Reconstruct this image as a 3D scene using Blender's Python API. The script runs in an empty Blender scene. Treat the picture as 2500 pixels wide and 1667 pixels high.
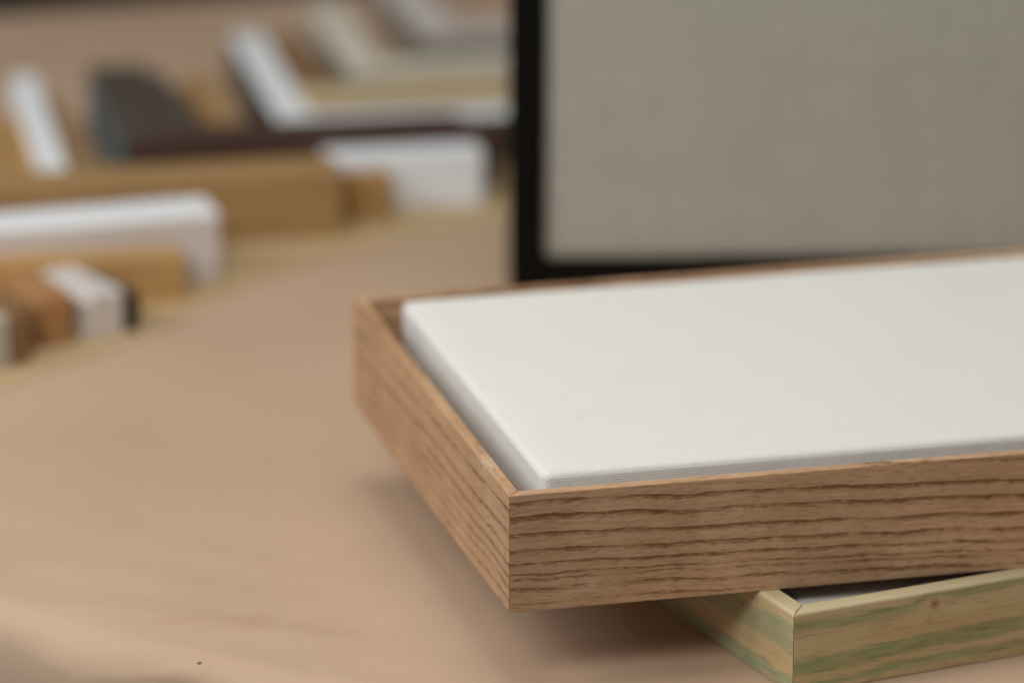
import bpy, bmesh, math, random
from mathutils import Matrix, Vector, noise
random.seed(4)
S = bpy.context.scene
COL = S.collection

# ------------------------------------------------------------------ camera
CAM_H, PITCH, ROLL = 0.7963, 0.3059, 0.0032
cam = bpy.data.cameras.new('camera')
cam_o = bpy.data.objects.new('camera', cam)
COL.objects.link(cam_o)
cam_o.matrix_world = (Matrix.Translation((0, 0, CAM_H)) @ Matrix.Rotation(math.pi / 2 - PITCH, 4, 'X')
                      @ Matrix.Rotation(ROLL, 4, 'Z'))
cam.sensor_width = 36.0
cam.lens = 13239.8 / 2500 * 36
cam.clip_start = 0.05
cam.clip_end = 50
cam.dof.use_dof = True
cam.dof.focus_distance = 2.175
cam.dof.aperture_fstop = 3.9
S.camera = cam_o

# ------------------------------------------------------------------ light: an evenly lit workshop, window to the left
w = bpy.data.worlds.new('World')
S.world = w
w.use_nodes = True
w.node_tree.nodes['Background'].inputs[0].default_value = (1.0, 0.985, 0.96, 1)
w.node_tree.nodes['Background'].inputs[1].default_value = 0.115

def area(name, loc, target, sx, sy, power, col):
    l = bpy.data.lights.new(name, 'AREA')
    l.shape = 'RECTANGLE'
    l.size, l.size_y, l.energy, l.color = sx, sy, power, col
    o = bpy.data.objects.new(name, l)
    o.location = loc
    o.rotation_euler = (Vector(target) - Vector(loc)).to_track_quat('-Z', 'Y').to_euler()
    COL.objects.link(o)
    return o
area('ceiling_light', (-0.08, 2.35, 1.45), (-0.05, 2.4, 0.0), 0.9, 0.8, 7.8, (1.0, 0.96, 0.88))
area('window_light', (-1.15, 1.90, 0.88), (0.0, 2.2, 0.0), 0.8, 0.6, 8.0, (0.96, 0.975, 1.0))
area('front_lamp', (-0.45, 1.08, 1.05), (0.0, 2.15, 0.0), 0.55, 0.5, 9.8, (1.0, 0.98, 0.945))

S.view_settings.view_transform = 'Standard'
S.view_settings.look = 'None'
S.view_settings.exposure = 0.10
S.view_settings.gamma = 1.0
S.view_settings.use_curve_mapping = False
S.render.engine = 'CYCLES'
S.cycles.use_denoising = True
S.cycles.max_bounces = 8
S.cycles.diffuse_bounces = 5

# ------------------------------------------------------------------ node helper
class G:
    """tiny expression builder for a material's node tree"""
    def __init__(self, name):
        self.m = bpy.data.materials.new(name)
        self.m.use_nodes = True
        self.t = self.m.node_tree
        self.b = self.t.nodes['Principled BSDF']
        self.tc = self.t.nodes.new('ShaderNodeTexCoord')
        sx = self.t.nodes.new('ShaderNodeSeparateXYZ')
        self.t.links.new(self.tc.outputs['Object'], sx.inputs[0])
        self.x, self.y, self.z = sx.outputs
    def put(self, sock, v):
        if isinstance(v, (int, float)):
            sock.default_value = v
        elif isinstance(v, tuple):
            sock.default_value = v if len(v) == len(sock.default_value) else (*v, 1)
        else:
            self.t.links.new(v, sock)
    def op(self, o, a, b=0.0, c=0.0, clamp=False):
        n = self.t.nodes.new('ShaderNodeMath')
        n.operation = o
        n.use_clamp = clamp
        for s, v in zip(n.inputs, (a, b, c)):
            self.put(s, v)
        return n.outputs[0]
    def mul(self, a, b): return self.op('MULTIPLY', a, b)
    def add(self, a, b): return self.op('ADD', a, b)
    def sub(self, a, b): return self.op('SUBTRACT', a, b)
    def ma(self, a, b, c): return self.op('MULTIPLY_ADD', a, b, c)
    def vec(self, x, y, z):
        n = self.t.nodes.new('ShaderNodeCombineXYZ')
        for s, v in zip(n.inputs, (x, y, z)):
            self.put(s, v)
        return n.outputs[0]
    def sv(self, sx, sy, sz, ox=0.0, oy=0.0, oz=0.0):
        return self.vec(self.ma(self.x, sx, ox), self.ma(self.y, sy, oy), self.ma(self.z, sz, oz))
    def noise(self, v, scale=1.0, detail=2.0, rough=0.5, dist=0.0):
        n = self.t.nodes.new('ShaderNodeTexNoise')
        self.put(n.inputs['Vector'], v)
        n.inputs['Scale'].default_value = scale
        n.inputs['Detail'].default_value = detail
        n.inputs['Roughness'].default_value = rough
        n.inputs['Distortion'].default_value = dist
        return n.outputs[0]
    def map(self, v, a, b, c=0.0, d=1.0, smooth=False):
        n = self.t.nodes.new('ShaderNodeMapRange')
        if smooth:
            n.interpolation_type = 'SMOOTHSTEP'
        n.clamp = True
        self.put(n.inputs[0], v)
        for i, q in enumerate((a, b, c, d)):
            n.inputs[i + 1].default_value = q
        return n.outputs[0]
    def ramp(self, v, stops, mode='LINEAR'):
        n = self.t.nodes.new('ShaderNodeValToRGB')
        cr = n.color_ramp
        cr.interpolation = mode
        cr.elements.remove(cr.elements[1])
        for i, (p, q) in enumerate(stops):
            e = cr.elements[0] if i == 0 else cr.elements.new(p)
            e.position = p
            e.color = (q, q, q, 1) if isinstance(q, (int, float)) else (*q, 1)
        self.put(n.inputs[0], v)
        return n.outputs[0]
    def mix(self, f, a, b):
        n = self.t.nodes.new('ShaderNodeMix')
        n.data_type = 'RGBA'
        self.put(n.inputs[0], f)
        self.put(n.inputs[6], a)
        self.put(n.inputs[7], b)
        return n.outputs[2]
    def bump(self, h, strength, dist):
        n = self.t.nodes.new('ShaderNodeBump')
        n.inputs['Strength'].default_value = strength
        n.inputs['Distance'].default_value = dist
        self.put(n.inputs['Height'], h)
        self.t.links.new(n.outputs[0], self.b.inputs['Normal'])
    def out(self, col, rough=0.6, spec=0.3):
        self.put(self.b.inputs['Base Color'], col)
        self.put(self.b.inputs['Roughness'], rough)
        self.b.inputs['Specular IOR Level'].default_value = spec
        return self.m

# ------------------------------------------------------------------ materials
def ash(name, lines, h, sa, sb, seed, x_flip=0.0, scuff=None):
    """open-pored ash: growth rings at the given heights (0 top .. 1 bottom) that drift along the length"""
    g = G(name)
    x = g.sub(x_flip, g.x) if x_flip else g.x
    t = g.sub(1.0, g.mul(g.z, 1.0 / h))
    drift = g.add(g.mul(x, sa), g.mul(g.mul(x, x), sb))
    w1 = g.noise(g.sv(11, 9, 14, seed), 1, 2.0)
    w2 = g.noise(g.sv(46, 20, 50, seed + 7), 1, 2.0)
    t = g.sub(t, drift)
    t = g.add(t, g.ma(w1, 0.09, -0.045))
    t = g.add(t, g.ma(w2, 0.044, -0.022))
    t = g.sub(t, g.mul(g.y, 5.0))
    fine = g.noise(g.sv(90, 500, 1000, seed * 3), 1, 2.0, 0.6)
    u = g.ma(t, 1 / 1.5, 0.25 / 1.5)
    stops = [(0.0, 0.0)]
    for i, (p, wd, st) in enumerate(lines):
        q = (p + 0.25) / 1.5
        stops += [(q - 0.005, 0.0), (q + 0.001, st), (q + wd * .82 / 1.5, 0.0)]
    ring = g.ramp(g.add(u, g.ma(fine, 0.016, -0.008)), stops)
    fib = g.noise(g.sv(190, 900, 1250, seed), 1, 2.0, 0.65)
    patch = g.noise(g.sv(38, 40, 90, seed + 3), 1, 2.0)
    ring = g.mul(ring, g.map(patch, 0.30, 0.64, 0.45, 1.12))
    # the pores break the ring into ragged dashes below its sharp upper edge
    dark = g.map(g.add(ring, g.ma(fib, 2.3, -1.15)), 0.30, 0.95)
    dark = g.mul(dark, g.map(ring, 0.02, 0.22))
    dark = g.add(g.mul(dark, 0.72), g.mul(ring, 0.28))
    minor = g.map(g.op('FRACT', g.add(g.mul(t, 23.0), g.ma(fine, 0.9, g.mul(w1, 1.5)))), 0.0, 0.45, 1.0, 0.0)
    minor = g.mul(minor, g.map(fib, 0.40, 0.60))
    minor = g.mul(minor, g.map(patch, 0.40, 0.60))
    hair = g.map(g.noise(g.sv(75, 1400, 2000, seed + 17), 1, 2.0, 0.7), 0.46, 0.66)
    pore = g.map(g.noise(g.sv(150, 800, 1200, seed + 11), 1, 2.0, 0.6), 0.54, 0.70)
    pore2 = g.map(g.noise(g.sv(28, 250, 520, seed + 5), 1, 2.0, 0.5), 0.3, 0.7)
    tone = g.noise(g.sv(38, 14, 30, seed + 2), 1, 3.0)
    col = g.mix(g.map(tone, 0.3, 0.7), (0.54, 0.335, 0.192), (0.66, 0.425, 0.255))
    col = g.mix(g.mul(pore2, 0.34), col, (0.36, 0.185, 0.085))
    col = g.mix(g.mul(pore, 0.55), col, (0.25, 0.115, 0.044))
    col = g.mix(g.mul(minor, 0.50), col, (0.22, 0.098, 0.035))
    col = g.mix(g.mul(hair, 0.30), col, (0.30, 0.155, 0.070))
    col = g.mix(g.op('MINIMUM', dark, 0.86), col, (0.165, 0.069, 0.021))
    if scuff:                               # a rubbed, whitish spot
        dx, dz = g.sub(g.x, scuff[0]), g.sub(g.z, scuff[1])
        d = g.op('SQRT', g.add(g.mul(g.mul(dx, dx), 0.4), g.mul(dz, dz)))
        sm = g.mul(g.map(d, 0.0, scuff[2], 1, 0, True), g.map(g.noise(g.sv(300, 900, 900, 2), 1, 3.0), 0.42, 0.62))
        col = g.mix(g.mul(sm, scuff[3]), col, (0.66, 0.55, 0.42))
    g.bump(g.add(dark, g.mul(pore, 0.5)), 0.35, -0.00025)
    return g.out(col, 0.58, 0.25)

LINES_FRONT = [(-0.11, .06, .9), (.072, .075, 1.1), (.20, .085, 1.1), (.352, .07, 1.1), (.485, .075, 1.05),
               (.592, .06, .95), (.68, .038, .9), (.722, .045, .75), (.80, .065, .9), (.915, .05, .7)]
LINES_SIDE = [(-0.12, .05, .8), (.13, .06, .95), (.32, .07, .95), (.46, .06, .9), (.57, .06, .9), (.67, .055, .85),
              (.76, .05, .85), (.87, .05, .85), (.98, .04, .7)]
H_ASH, H_GRN = 0.05, 0.0349
M_ash_front = ash('ash_front', LINES_FRONT, H_ASH, .233, 1.885, 3.0, scuff=(0.0335, 0.0095, 0.0042, 0.6))
M_ash_side = ash('ash_side', LINES_SIDE, H_ASH, .30, 0.6, 21.0, 0.2773, scuff=(0.235, 0.05, 0.009, 0.75))
M_ash_back = ash('ash_back', LINES_FRONT, H_ASH, .1, 0.4, 47.0)

def greenwood(name, bands, h, sa, sb, seed, stain, stain2, knot=None, x_flip=0.0):
    """pale softwood, wiped with a green stain that stayed in bands of the grain"""
    g = G(name)
    x = g.sub(x_flip, g.x) if x_flip else g.x
    t = g.sub(1.0, g.mul(g.z, 1.0 / h))
    t = g.add(t, g.add(g.mul(x, sa), g.mul(g.mul(x, x), sb)))
    t = g.add(t, g.ma(g.noise(g.sv(14, 10, 30, seed), 1, 2.0), 0.26, -0.13))
    t = g.add(t, g.ma(g.noise(g.sv(50, 300, 800, seed + 4), 1, 3.0, 0.6), 0.22, -0.11))
    if knot:
        dx, dz = g.sub(g.x, knot[0]), g.sub(g.z, knot[1])
        d = g.op('SQRT', g.add(g.mul(dx, dx), g.mul(g.mul(dz, dz), 1.25)))
        t = g.add(t, g.mul(g.map(d, 0.0, 0.012, 1, 0, True), 0.16))
    u = g.ma(t, 1 / 1.8, 0.2 / 1.8)
    stops = [(0.0, 0.0)]
    for a, b, st in bands:
        qa, qb = (a + .2) / 1.8, (b + .2) / 1.8
        stops += [(qa - .02, 0.0), (qa + .01, st), (qb - .015, st * .85), (qb + .008, 0.0)]
    band = g.ramp(u, stops)
    fib = g.noise(g.sv(60, 600, 1050, seed + 9), 1, 3.0, 0.65)
    streak = g.map(fib, 0.32, 0.66)
    tone = g.noise(g.sv(9, 20, 60, seed + 2), 1, 3.0)
    col = g.mix(g.map(tone, 0.3, 0.7), (0.52, 0.38, 0.19), (0.62, 0.49, 0.28))
    col = g.mix(g.mul(g.map(fib, 0.52, 0.70), 0.5), col, (0.30, 0.19, 0.085))
    st = g.mul(band, g.ma(streak, 0.75, 0.30))
    scol = g.mix(g.map(g.noise(g.sv(30, 30, 120, seed + 6), 1, 2.0), 0.35, 0.65), stain, stain2)
    col = g.mix(g.op('MINIMUM', g.mul(st, 0.98), 0.9), col, scol)
    ringl = g.map(g.op('FRACT', g.mul(t, 7.0)), 0.86, 1.0)
    col = g.mix(g.mul(ringl, 0.42), col, (0.24, 0.14, 0.05))
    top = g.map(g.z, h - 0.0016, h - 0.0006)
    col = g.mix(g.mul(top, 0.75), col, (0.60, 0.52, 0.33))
    if knot:
        ringk = g.op('SINE', g.mul(d, 5200.0))
        inside = g.map(d, 0.0019, 0.0027, 1, 0)
        kc = g.mix(g.map(ringk, -1, 1), (0.33, 0.19, 0.09), (0.50, 0.33, 0.17))
        kc = g.mix(g.map(d, 0.0003, 0.0006, 1, 0), kc, (0.08, 0.04, 0.02))
        col = g.mix(inside, col, kc)
    g.bump(fib, 0.25, 0.0002)
    return g.out(col, 0.5, 0.35)

M_grn_front = greenwood('green_stained_front', [(.11, .24, .75), (.56, .76, .9), (.86, .96, .85), (1.08, 1.3, .8)], H_GRN, 0.35, 4.2, 5.0,
                        (0.15, 0.215, 0.075), (0.17, 0.30, 0.13), knot=(0.0655, 0.0290))
M_grn_side = greenwood('green_stained_side', [(.20, .56, .62), (.86, 1.06, .8)], H_GRN, 0.5, 0.5, 15.0,
                       (0.15, 0.30, 0.18), (0.19, 0.35, 0.25), x_flip=0.26)

def canvas_mat(name, c, period, amp, cavity, slub, ztop):
    g = G(name)
    k = 2 * math.pi / period
    ph = g.mul(g.noise(g.sv(60, 60, 60), 1, 2.0), 2.5)
    sx = g.op('SINE', g.ma(g.x, k, ph))
    sy = g.op('SINE', g.ma(g.y, k, ph))
    sz = g.op('SINE', g.mul(g.sub(g.z, ztop), k))
    wv = g.add(g.add(g.mul(sx, sy), g.mul(sy, sz)), g.mul(sz, sx))
    fl = g.noise(g.sv(1500, 1500, 1500), 1, 2.0)
    hgt = g.add(g.mul(wv, 0.5), g.mul(fl, 1.2))
    n = g.noise(g.sv(25, 25, 25), 1, 3.0)
    col = g.mix(g.map(wv, -0.9, 0.2, cavity, 0.0), c, tuple(v * .4 for v in c))  # shade in the gaps between threads, put into the colour
    col = g.mix(g.map(n, 0.35, 0.7, 0.0, 0.05), col, tuple(v * q for v, q in zip(c, (.93, .9, .84))))
    grain = g.noise(g.sv(700, 700, 700, 5), 1, 2.0)
    col = g.mix(g.map(grain, 0.45, 0.75, 0.0, 0.14), col, tuple(v * .6 for v in c))
    # slubs: threads that are thicker here and there, both ways
    s1 = g.map(g.noise(g.sv(260, 22, 22, 2), 1, 2.0), 0.40, 0.68)
    s2 = g.map(g.noise(g.sv(22, 260, 22, 9), 1, 2.0), 0.40, 0.68)
    s3 = g.noise(g.sv(60, 60, 60, 4), 1, 3.0)
    col = g.mix(g.mul(g.add(s1, s2), slub), col, tuple(v * .55 for v in c))
    col = g.mix(g.map(s3, 0.35, 0.65, 0.0, slub * 0.45), col, tuple(v * q for v, q in zip(c, (.72, .68, .6))))
    speck = g.map(g.noise(g.sv(300, 300, 300, 3), 1, 1.0), 0.775, 0.81)
    col = g.mix(g.mul(speck, 0.4), col, (0.30, 0.23, 0.16))
    g.bump(hgt, 0.6, amp)
    g.b.inputs['Sheen Weight'].default_value = 0.1
    g.b.inputs['Sheen Roughness'].default_value = 0.6
    return g.out(col, 0.9, 0.1)
M_canvas = canvas_mat('white_canvas', (0.85, 0.845, 0.80), 0.0010, 0.00035, 0.22, 0.008, 0.0452)
M_linen = canvas_mat('raw_linen', (0.480, 0.470, 0.415), 0.0014, 0.0003, 0.25, 0.15, 0.022)

def kraft():
    g = G('kraft_paper')
    big = g.noise(g.sv(5, 5, 5), 1, 4.0, 0.55)
    fine = g.noise(g.sv(900, 900, 900), 1, 3.0, 0.6)
    fibre = g.map(g.noise(g.sv(160, 1400, 600, 4), 1, 2.0), 0.62, 0.74)
    col = g.mix(g.map(big, 0.35, 0.65), (0.498, 0.350, 0.243), (0.540, 0.388, 0.275))
    col = g.mix(g.map(fine, 0.3, 0.7, 0.0, 0.16), col, (0.40, 0.255, 0.16))
    col = g.mix(g.mul(fibre, 0.22), col, (0.68, 0.53, 0.40))
    # a rubbed stain near the rounded corner
    dx, dy = g.sub(g.x, -0.112), g.sub(g.y, 2.128)
    d = g.op('SQRT', g.add(g.mul(g.mul(dx, dx), 0.35), g.mul(g.mul(dy, dy), 6.0)))
    d = g.add(d, g.ma(g.noise(g.sv(90, 160, 90), 1, 3.0), 0.05, -0.025))
    col = g.mix(g.mul(g.map(d, 0.004, 0.040, 0.30, 0.0, True), g.map(g.noise(g.sv(60, 110, 60, 7), 1, 4.0), 0.35, 0.6)), col, (0.40, 0.245, 0.13))
    speck = g.map(g.noise(g.sv(520, 520, 520, 8), 1, 1.0), 0.70, 0.78)
    col = g.mix(g.mul(speck, 0.30), col, (0.25, 0.15, 0.085))
    mid = g.noise(g.sv(120, 260, 120, 3), 1, 3.0)
    g.bump(g.add(g.mul(fine, 0.6), g.mul(mid, 0.8)), 0.35, 0.0005)
    return g.out(col, 0.78, 0.15)
M_kraft = kraft()

def plain(name, c, rough=0.55, spec=0.3, var=0.12, grain=True):
    g = G(name)
    n = g.noise(g.sv(12, 160, 160) if grain else g.sv(60, 60, 60), 1, 3.0)
    col = g.mix(g.map(n, 0.3, 0.7), tuple(v * (1 - var) for v in c), tuple(min(1, v * (1 + var)) for v in c))
    g.bump(n, 0.1, 0.0003)
    return g.out(col, rough, spec)
M_warm_bounce = plain('warm_bounce', (0.51, 0.372, 0.212), 0.8, 0.1, 0.04, False)  # yellow tint that stands for warm light reflected by the wood samples
M_black = plain('black_lacquer', (0.004, 0.0036, 0.003), 0.6, 0.1, 0.1)
M_white = plain('white_paint', (0.84, 0.875, 0.915), 0.5, 0.3, 0.03)
M_offwhite = plain('offwhite_paint', (0.70, 0.67, 0.57), 0.5, 0.3, 0.04)
M_pearl = plain('pearl_paint', (0.66, 0.61, 0.58), 0.4, 0.4, 0.04)
M_dark_side = plain('dark_edge', (0.060, 0.052, 0.042), 0.6, 0.2)
M_grey_side = plain('grey_edge', (0.22, 0.205, 0.175), 0.6, 0.2)
M_walnut = plain('walnut_stain', (0.070, 0.035, 0.024), 0.5, 0.3, 0.2)
M_smoke = plain('smoked_oak', (0.080, 0.065, 0.051), 0.6, 0.2, 0.2)
M_cool_side = plain('cool_lit_edge', (0.16, 0.20, 0.215), 0.6, 0.2)  # walnut's left face in cool light, the light put into the colour
M_pine = plain('raw_pine', (0.37, 0.225, 0.098), 0.6, 0.25, 0.14)
M_pine_pale = plain('pale_pine', (0.56, 0.44, 0.26), 0.6, 0.25, 0.1)
M_oak = plain('honey_oak', (0.47, 0.275, 0.105), 0.55, 0.3, 0.16)
M_rust = plain('reddish_wood', (0.40, 0.205, 0.085), 0.55, 0.3, 0.16)
M_brown = plain('brown_edge', (0.24, 0.135, 0.060), 0.6, 0.25, 0.16)
M_beige = plain('beige_edge', (0.48, 0.43, 0.35), 0.6, 0.25, 0.06)
M_floor = plain('dark_floor', (0.022, 0.018, 0.014), 0.7, 0.2, 0.2, False)
M_table = plain('table_wood', (0.33, 0.21, 0.09), 0.5, 0.3, 0.15)
M_board = plain('backing_board', (0.10, 0.07, 0.045), 0.8, 0.1, 0.1, False)
M_inner_black = plain('near_black_rebate', (0.012, 0.010, 0.009), 0.8, 0.1, 0.1)  # near-black colour on the inner faces of the green frame

# ------------------------------------------------------------------ mesh helpers
def tag(o, label=None, cat=None, group=None, kind=None):
    for k, v in (('label', label), ('category', cat), ('group', group), ('kind', kind)):
        if v:
            o[k] = v
    return o
def empty(name, mw):
    o = bpy.data.objects.new(name, None)
    o.empty_display_size = 0.02
    COL.objects.link(o)
    o.matrix_world = mw
    return o
def obj(name, bm, mats, parent=None, ml=None, smooth=False):
    me = bpy.data.meshes.new(name)
    bmesh.ops.recalc_face_normals(bm, faces=bm.faces)
    bm.to_mesh(me)
    bm.free()
    for m in (mats if isinstance(mats, (list, tuple)) else [mats]):
        me.materials.append(m)
    if smooth:
        for p in me.polygons:
            p.use_smooth = True
    o = bpy.data.objects.new(name, me)
    COL.objects.link(o)
    if parent:
        o.parent = parent
    if ml is not None:
        o.matrix_local = ml
    return o
def frame_at(x, y, z, yaw):
    return Matrix.Translation((x, y, z)) @ Matrix.Rotation(yaw, 4, 'Z')

def rail_bm(profile, length, m0=1, m1=1, gap=0.0, bevel=0.0, segs=2, mat_fn=None, cuts=1):
    """moulding: profile (y inward, z up) swept along x, ends mitred (1), square (0)"""
    bm = bmesh.new()
    rows = []
    for i in range(cuts + 1):
        f = i / cuts
        row = []
        for (y, z) in profile:
            a = m0 * y + gap
            b = length - m1 * y - gap
            row.append(bm.verts.new((a + (b - a) * f, y, z)))
        rows.append(row)
    n = len(profile)
    for i in range(cuts):
        for j in range(n):
            bm.faces.new((rows[i][j], rows[i][(j + 1) % n], rows[i + 1][(j + 1) % n], rows[i + 1][j]))
    bm.faces.new(rows[0])
    bm.faces.new(list(reversed(rows[-1])))
    bmesh.ops.recalc_face_normals(bm, faces=bm.faces)
    if bevel:
        es = [e for e in bm.edges if len(e.link_faces) == 2 and e.calc_face_angle(0) > 0.5]
        bmesh.ops.bevel(bm, geom=es, offset=bevel, segments=segs, profile=0.5, affect='EDGES', clamp_overlap=True)
    bm.normal_update()
    if mat_fn:
        for f in bm.faces:
            f.material_index = mat_fn(f)
    return bm
def box_bm(x0, x1, y0, y1, z0, z1, bevel=0.0, segs=2, mat_fn=None):
    bm = bmesh.new()
    bmesh.ops.create_cube(bm, size=1)
    for v in bm.verts:
        v.co = Vector((x0 + (v.co.x + .5) * (x1 - x0), y0 + (v.co.y + .5) * (y1 - y0), z0 + (v.co.z + .5) * (z1 - z0)))
    if bevel:
        bmesh.ops.bevel(bm, geom=bm.edges[:], offset=bevel, segments=segs, profile=0.5, affect='EDGES')
    bm.normal_update()
    if mat_fn:
        for f in bm.faces:
            f.material_index = mat_fn(f)
    return bm
R90 = lambda k: Matrix.Rotation(k * math.pi / 2, 4, 'Z')
def four_rails(parent, W, D, profile, mats, gap, bevel, segs=2, mat_fn=None, names=('rail',) * 4):
    """four mitred rails, counter-clockwise from the front-left corner"""
    T = Matrix.Translation
    sets = [(W, T((0, 0, 0))), (D, T((W, 0, 0)) @ R90(1)), (W, T((W, D, 0)) @ R90(2)), (D, T((0, D, 0)) @ R90(3))]
    for (ln, ml), mt, nm in zip(sets, mats, names):
        obj(nm, rail_bm(profile, ln, 1, 1, gap, bevel, segs, mat_fn), mt, parent, ml)

# ------------------------------------------------------------------ setting: floor and paper-covered table
bm = bmesh.new()
bmesh.ops.create_grid(bm, x_segments=1, y_segments=1, size=14)
fl = obj('floor', bm, M_floor)
fl.location = (0, 3, -0.78)
tag(fl, kind='structure')

CTRL = [(-0.52, 2.98), (-0.51, 2.72), (-0.44, 2.46), (-0.335, 2.280), (-0.222, 2.165), (-0.162, 2.1155), (-0.083, 2.069), (0.02, 2.026),
        (0.16, 1.985), (0.42, 1.965), (0.75, 2.0), (1.0, 2.12), (1.08, 2.5), (1.08, 3.0), (0.98, 3.38), (0.80, 3.485), (0.45, 3.395),
        (-0.05, 3.248), (-0.31, 3.172), (-0.46, 3.115)]
def outline(n=24):
    pts = []
    k = len(CTRL)
    for i in range(k):
        p0, p1, p2, p3 = (Vector(CTRL[(i + j - 1) % k]) for j in range(4))
        for s in range(n):
            t = s / n
            pts.append(0.5 * ((2 * p1) + (-p0 + p2) * t + (2 * p0 - 5 * p1 + 4 * p2 - p3) * t * t + (-p0 + 3 * p1 - 3 * p2 + p3) * t ** 3))
    return pts
OUT = outline()
NRM = []
for i in range(len(OUT)):
    d = (OUT[(i + 1) % len(OUT)] - OUT[i - 1]).normalized()
    NRM.append(Vector((d.y, -d.x)))          # outward for a counter-clockwise outline
def fnoise(x, y, s, o=0.0):
    return noise.noise(Vector((x * s + o, y * s, o)))
def seg_dist(p, a, b):
    a, b = Vector(a), Vector(b)
    t = max(0, min(1, (p - a).dot(b - a) / (b - a).length_squared))
    return (p - (a + (b - a) * t)).length, t
CREASES = [((-0.215, 2.262), (-0.115, 2.205), .0011, .010), ((-0.13, 2.215), (-0.06, 2.175), .0007, .008), ((-0.20, 2.200), (-0.12, 2.165), .0009, .010),
           ((-0.14, 2.135), (-0.06, 2.105), .0012, .011), ((-0.10, 2.125), (-0.03, 2.128), -.0009, .009),
           ((-0.19, 2.150), (-0.10, 2.110), .0012, .012), ((-0.05, 2.085), (0.03, 2.060), .0009, .008)]
KEEP = (-0.02, 2.10)                        # where things rest the paper lies flat
def paper_z(x, y):
    p = Vector((x, y))
    z = 0.0
    for a, b, amp, wd in CREASES:
        d, t = seg_dist(p, a, b)
        z += amp * math.exp(-(d / wd) ** 2) * (0.6 + 0.4 * math.sin(t * 3.14))
    z += 0.0012 * fnoise(x, y, 14, 3.1) + 0.0006 * fnoise(x, y, 38, 8.2) + 0.0003 * (1 - abs(fnoise(x, y, 60, 2.2)) * 2)
    near = max(0.0, min(1.0, (2.30 - y) / 0.10)) * max(0.0, min(1.0, (0.0 - x) / 0.06))
    return z * near - 0.0002
bm = bmesh.new()
cx, cy = 0.2, 2.7
rows = []
# rings: the sheet, then over the rounded table edge and down
fr = [0.02] + [i / 90 for i in range(4, 90)] + [.994]
for f in fr:
    row = []
    for p, n in zip(OUT, NRM):
        x = cx + (p.x - cx) * f
        y = cy + (p.y - cy) * f
        row.append(bm.verts.new((x, y, paper_z(x, y))))
    rows.append(row)
for k in range(1, 8):                       # soft fold
    a = k / 8 * math.pi / 2
    row = []
    for i, (p, n) in enumerate(zip(OUT, NRM)):
        r = 0.020 + 0.010 * fnoise(p.x, p.y, 16, 1.0)
        wr = (0.0022 * fnoise(p.x, p.y, 30, 4.0 + k * .12) + 0.0006 * fnoise(p.x, p.y, 70, 6.0 + k * .3)) * k / 8
        x, y = p.x + n.x * (r * math.sin(a) - 0.004 + wr), p.y + n.y * (r * math.sin(a) - 0.004 + wr)
        row.append(bm.verts.new((x, y, -r * (1 - math.cos(a)) + wr + paper_z(p.x, p.y) * (1 - k / 8))))
    rows.append(row)
for k in range(1, 7):                       # hanging skirt with lazy waves
    row = []
    for i, (p, n) in enumerate(zip(OUT, NRM)):
        r = 0.020 + 0.010 * fnoise(p.x, p.y, 16, 1.0)
        wv = (0.010 * fnoise(p.x, p.y, 11, 5.0) + 0.004 * fnoise(p.x, p.y, 40, 2.0)) * k / 6
        x, y = p.x + n.x * (r - .004 + wv), p.y + n.y * (r - .004 + wv)
        row.append(bm.verts.new((x, y, -r - 0.045 * k / 6 - 0.010 * k / 6 * fnoise(p.x, p.y, 6, 9.0))))
    rows.append(row)
N = len(OUT)
for a, b in zip(rows, rows[1:]):
    for i in range(N):
        bm.faces.new((a[i], a[(i + 1) % N], b[(i + 1) % N], b[i]))
bm.faces.new(rows[0])
paper = obj('paper_cover', bm, M_kraft, smooth=True)
tag(paper, 'wrinkled brown kraft paper sheet covering the whole worktable', 'paper')
# warm light bounced off the moulding samples, put in as a thin yellow sheet
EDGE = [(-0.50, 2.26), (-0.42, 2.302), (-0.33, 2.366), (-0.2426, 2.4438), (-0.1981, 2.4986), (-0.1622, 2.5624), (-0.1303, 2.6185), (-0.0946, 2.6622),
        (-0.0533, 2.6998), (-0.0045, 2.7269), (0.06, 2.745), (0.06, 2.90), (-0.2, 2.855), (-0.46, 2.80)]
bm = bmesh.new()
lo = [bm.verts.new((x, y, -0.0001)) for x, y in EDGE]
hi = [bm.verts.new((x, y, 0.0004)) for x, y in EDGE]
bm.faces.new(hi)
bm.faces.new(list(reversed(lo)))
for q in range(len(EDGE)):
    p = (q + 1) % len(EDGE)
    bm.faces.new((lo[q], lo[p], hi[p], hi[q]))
under = obj('bounce_sheet', bm, M_warm_bounce)
tag(under, 'added thin yellowish sheet for the warm light bounced off the moulding samples', 'paper')
# the tabletop under the paper
bm = bmesh.new()
top = [bm.verts.new((p.x - n.x * .012, p.y - n.y * .012, -0.004)) for p, n in zip(OUT, NRM)]
bot = [bm.verts.new((p.x - n.x * .012, p.y - n.y * .012, -0.040)) for p, n in zip(OUT, NRM)]
bm.faces.new(top)
bm.faces.new(list(reversed(bot)))
for i in range(N):
    bm.faces.new((top[i], top[(i + 1) % N], bot[(i + 1) % N], bot[i]))
table = empty('worktable', Matrix.Translation((cx, cy, -0.78)))
obj('tabletop', bm, M_table, table, Matrix.Translation((-cx, -cy, 0.78)))
for lx, ly in ((-0.42, -0.2), (-0.45, 0.3), (0.7, -0.45), (0.65, 0.5)):
    obj('leg', box_bm(lx - .03, lx + .03, ly - .03, ly + .03, 0.0, 0.738, .004), M_table, table, Matrix.Identity(4))
tag(table, 'wooden worktable with rounded corners beneath the brown paper', 'table')
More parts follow.
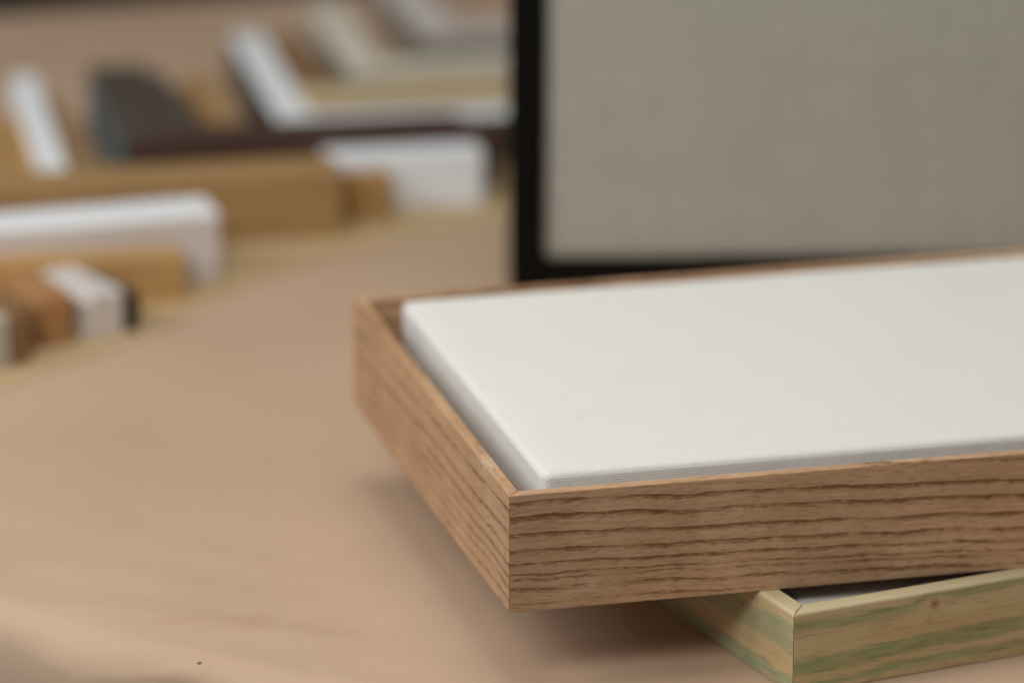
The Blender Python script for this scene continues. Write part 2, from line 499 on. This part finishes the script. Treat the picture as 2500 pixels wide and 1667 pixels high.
# a dark speck of debris on the paper
bm = bmesh.new()
bmesh.ops.create_icosphere(bm, subdivisions=1, radius=0.0009)
for v in bm.verts:
    v.co.x *= 1.5 + .4 * random.random()
    v.co.z *= .5
sp = obj('wood_chip', bm, M_dark_side)
sp.location = (-0.1275, 2.0765, 0.0022)
sp.rotation_euler = (0, 0, 1.0)
tag(sp, 'tiny dark wood chip lying on the paper near the table edge', 'chip')

# ------------------------------------------------------------------ ash tray frame with white canvas
TH = 0.2553
ASH_T = 0.0050
W_ASH, D_ASH = 0.43, 0.2773
ash_f = empty('ash_frame', frame_at(-0.0009, 2.0481, H_GRN, TH))
prof = [(0, 0), (0.024, 0), (0.024, 0.007), (ASH_T, 0.007), (ASH_T, H_ASH), (0, H_ASH)]
four_rails(ash_f, W_ASH, D_ASH, prof, [M_ash_front, M_ash_side, M_ash_back, M_ash_side], 0.00010, 0.0005)
tag(ash_f, 'open ash wood tray frame with dark wavy grain, around the white canvas', 'picture frame')

def canvas_bm(W, D, h, r, seg=4, rv=0.0035, seed=0.0):
    """stretched canvas: rounded corners in plan, soft turned edges"""
    bm = bmesh.new()
    bmesh.ops.create_cube(bm, size=1)
    for v in bm.verts:
        v.co = Vector(((v.co.x + .5) * W, (v.co.y + .5) * D, (v.co.z + .5) * h))
    es = [e for e in bm.edges if abs(e.verts[0].co.z - e.verts[1].co.z) > h / 2]
    bmesh.ops.bevel(bm, geom=es, offset=rv, segments=6, profile=0.5, affect='EDGES')
    es = [e for e in bm.edges if e.calc_face_angle(0) > 1.2]
    bmesh.ops.bevel(bm, geom=es, offset=r, segments=seg, profile=0.5, affect='EDGES')
    k = 26
    for i in range(1, k):
        for co, no in (((W * i / k, 0, 0), (1, 0, 0)), ((0, D * i / k, 0), (0, 1, 0))):
            bmesh.ops.bisect_plane(bm, geom=bm.verts[:] + bm.edges[:] + bm.faces[:], plane_co=co, plane_no=no)
    for v in bm.verts:
        c = v.co.copy()
        a = noise.noise(c * 22 + Vector((seed, 0, 0)))
        b = noise.noise(c * 75 + Vector((seed, 5, 0)))
        if v.co.z > r * .2:
            inx = min(c.x, W - c.x) < r * 1.2
            iny = min(c.y, D - c.y) < r * 1.2
            if inx: v.co.x += (a * .0005 + b * .00025)
            if iny: v.co.y += (a * .0005 + b * .00025)
            if v.co.z > h - r * 1.2: v.co.z += a * .00012
    return bm
GL, GF, GB = 0.0128, 0.0118, 0.0105
cW, cD, cH = W_ASH - 2 * ASH_T - 2 * GL, D_ASH - 2 * ASH_T - GF - GB, H_ASH - 0.007 + 0.0022
cv = obj('canvas', canvas_bm(cW, cD, cH, 0.0034, 5, 0.0046), M_canvas, smooth=True)
cv.matrix_world = frame_at(-0.0009, 2.0481, H_GRN, TH) @ Matrix.Translation((ASH_T + GL, ASH_T + GF, 0.007))
tag(cv, 'blank white stretched canvas lying inside the ash wood frame', 'canvas')

# ------------------------------------------------------------------ green-stained frame below it
PH = 0.4527
G_T = 0.0085
W_GRN, D_GRN = 0.31, 0.26
grn = empty('green_frame', frame_at(0.1139, 2.0481, 0, PH))
r = 0.0016
gp = [(0, 0), (0.022, 0), (0.022, 0.006), (G_T, 0.006), (G_T, H_GRN)]
for k in range(7):
    a = math.pi / 2 * k / 6
    gp.append((r - r * math.sin(a), H_GRN - r + r * math.cos(a)))
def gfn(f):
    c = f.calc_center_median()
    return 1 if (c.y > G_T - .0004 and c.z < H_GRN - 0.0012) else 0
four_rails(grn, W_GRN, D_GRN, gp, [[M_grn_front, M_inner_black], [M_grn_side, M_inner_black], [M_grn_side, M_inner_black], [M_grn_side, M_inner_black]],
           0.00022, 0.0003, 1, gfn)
tag(grn, 'pale wood frame wiped with green stain, lying under the ash frame', 'picture frame')
cv2 = obj('canvas', canvas_bm(W_GRN - 2 * G_T - .022, D_GRN - 2 * G_T - .012, 0.0212, 0.002, 3), M_canvas, smooth=True)
cv2.matrix_world = frame_at(0.1139, 2.0481, 0, PH) @ Matrix.Translation((G_T + .011, G_T + .006, 0.006))
tag(cv2, 'white canvas sunk deep inside the green stained frame', 'canvas')

# ------------------------------------------------------------------ upright black frame with linen
BX, BY, BYAW = -0.001, 2.597, math.radians(2.0)
blk = empty('black_frame', frame_at(BX, BY, 0, BYAW))
BT, BD, BW, BH = 0.0162, 0.034, 0.40, 0.48
bp = [(0, 0), (BT, 0), (BT, BD), (0, BD)]
# rails lie in x-z: build flat (z = thickness) and stand up
stand = Matrix.Translation((0, BD, 0)) @ Matrix.Rotation(math.pi / 2, 4, 'X')
T = Matrix.Translation
for ln, ml in [(BW, T((0, 0, 0))), (BH, T((BW, 0, 0)) @ R90(1)), (BW, T((BW, BH, 0)) @ R90(2)), (BH, T((0, BH, 0)) @ R90(3))]:
    obj('rail', rail_bm(bp, ln, 1, 1, 0.0001, 0.0006), M_black, blk, stand @ ml)
obj('backing', box_bm(BT - .004, BW - BT + .004, BT - .004, BH - BT + .004, 0.004, 0.008), M_board, blk, stand)
tag(blk, 'narrow black picture frame standing upright behind the ash frame', 'picture frame')
ln = obj('linen_panel', canvas_bm(BW - 2 * BT - .003, BH - 2 * BT - .003, 0.022, 0.0035), M_linen, smooth=True)
ln.matrix_world = frame_at(BX, BY, 0, BYAW) @ stand @ T((BT + .0015, BT + .0015, 0.0085))
tag(ln, 'blank grey beige linen canvas held upright in the black frame', 'canvas')

# ------------------------------------------------------------------ moulding samples behind, left
def topside(f):
    return 0 if f.normal.z > 0.7 else 1
def mould(w, h):
    """a simple moulding section: flat back, eased front lip"""
    return [(0, 0), (w, 0), (w, h * .86), (w * .86, h * .86), (w * .80, h), (0, h)]
def corner(label, V, yaw, lu, lw, w, h, top, side, side2=None, m1=0, top2=None):
    e = empty('corner_sample', frame_at(V[0], V[1], 0, math.radians(yaw)))
    obj('arm', rail_bm(mould(w, h), lu, 1, m1, 0.0002, 0.0008, 1, topside), [top, side], e, Matrix.Identity(4))
    obj('arm', rail_bm(mould(w, h), lw, 0, 1, 0.0002, 0.0008, 1, topside), [top2 or top, side2 or side], e, T((0, lw, 0)) @ R90(3))
    return tag(e, label, 'frame corner', 'moulding corner samples on the table')
def stick(label, P, Q, w, h, top, side, ext=0.0):
    """straight length of moulding, front top edge from P to Q, w deep behind it"""
    P, Q = Vector(P), Vector(Q)
    d = Q - P
    o = obj('moulding_length', rail_bm(mould(w, h), d.length + ext, 0, 0, 0, 0.001, 1, topside), [top, side])
    o.matrix_world = frame_at(P.x, P.y, 0, math.atan2(d.y, d.x)) @ T((-ext, 0, 0))
    return tag(o, label, 'moulding', 'straight moulding lengths on the table')
#@@ITEMS
corner('dark walnut corner sample with cool light painted on its outer side, largest dark one', (-0.2052, 2.7532), 11, 0.203, 0.165, 0.04, 0.035, M_walnut, M_walnut, M_cool_side, m1=0.66, top2=M_smoke)
corner('white faced corner sample with black edges behind the dark walnut corner', (-0.1252, 2.8183), 11, 0.129, 0.2, 0.025, 0.028, M_white, M_dark_side)
corner('off-white corner sample with beige edges, second from the back', (-0.0906, 2.9268), 11.5, 0.107, 0.15, 0.024, 0.03, M_offwhite, M_beige)
corner('pearl grey corner sample with dark edges, farthest one beside the black frame', (-0.0525, 3.0342), 13, 0.07, 0.14, 0.03, 0.022, M_pearl, M_grey_side)
stick('smoked dark wood length lying inside the dark walnut corner', (-0.1644, 2.7958), (-0.1929, 2.9031), 0.034, 0.034, M_smoke, M_smoke, 0.0)
stick('short tan wood length between dark wood and white corner sample', (-0.1434, 2.8049), (-0.1667, 2.9187), 0.019, 0.03, M_pine, M_pine, 0.0)
stick('brown wood length between the white and the off-white corner samples', (-0.0995, 2.8986), (-0.1206, 3.0117), 0.026, 0.028, M_brown, M_brown, 0.0)
stick('white moulding length slanting back at far left behind pine bar', (-0.2304, 2.7070), (-0.2633, 2.8946), 0.015, 0.036, M_white, M_white, 0.0)
stick('pine moulding length slanting back right of the white one', (-0.2243, 2.7523), (-0.2485, 2.8872), 0.015, 0.024, M_pine, M_pine, 0.0)
stick('honey coloured wood length slanting back at left picture edge', (-0.2449, 2.7164), (-0.2659, 2.8346), 0.014, 0.03, M_oak, M_oak, 0.0)
stick('brown wood length at the very left picture edge behind pine bar', (-0.2599, 2.7123), (-0.2795, 2.8217), 0.014, 0.03, M_oak, M_brown, 0.0)
stick('long natural pine bar running left to right in front of walnut corner', (-0.2616, 2.6626), (-0.0875, 2.6985), 0.04, 0.036, M_pine, M_pine, 0.08)
stick('square white bar with its end beside the black frame', (-0.0971, 2.7435), (-0.0150, 2.7589), 0.026, 0.03, M_white, M_white, 0.0)
stick('small orange wood block in front of the square white bar', (-0.0875, 2.7261), (-0.0633, 2.7319), 0.012, 0.026, M_oak, M_oak, 0.0)
stick('pale pine bar behind the walnut corner near black frame', (-0.1150, 2.8638), (-0.0016, 2.8870), 0.036, 0.03, M_pine_pale, M_pine_pale, 0.0)
stick('white bar with bright top at left, behind the honey bar', (-0.2546, 2.5856), (-0.1470, 2.6183), 0.04, 0.0366, M_white, M_pearl, 0.08)
stick('honey oak bar in front of the white bar at left', (-0.2532, 2.5675), (-0.1627, 2.5840), 0.026, 0.024, M_oak, M_oak, 0.08)
stick('white offcut standing out from the left row, end towards camera', (-0.1894, 2.5312), (-0.2172, 2.5726), 0.022, 0.023, M_pearl, M_pearl, 0.0)
stick('thin black strip beside the white offcut', (-0.1828, 2.5370), (-0.2048, 2.5693), 0.006, 0.02, M_dark_side, M_black, 0.0)
stick('reddish brown wood offcut left of the white offcut', (-0.2130, 2.5143), (-0.2329, 2.5526), 0.018, 0.026, M_rust, M_rust, 0.0)
stick('dark brown offcut between reddish and grey beige offcuts at left edge', (-0.2302, 2.4835), (-0.2464, 2.5149), 0.012, 0.028, M_brown, M_brown, 0.0)
stick('grey beige offcut cut off by the left picture edge', (-0.2400, 2.4746), (-0.2548, 2.4990), 0.02, 0.026, M_beige, M_beige, 0.0)
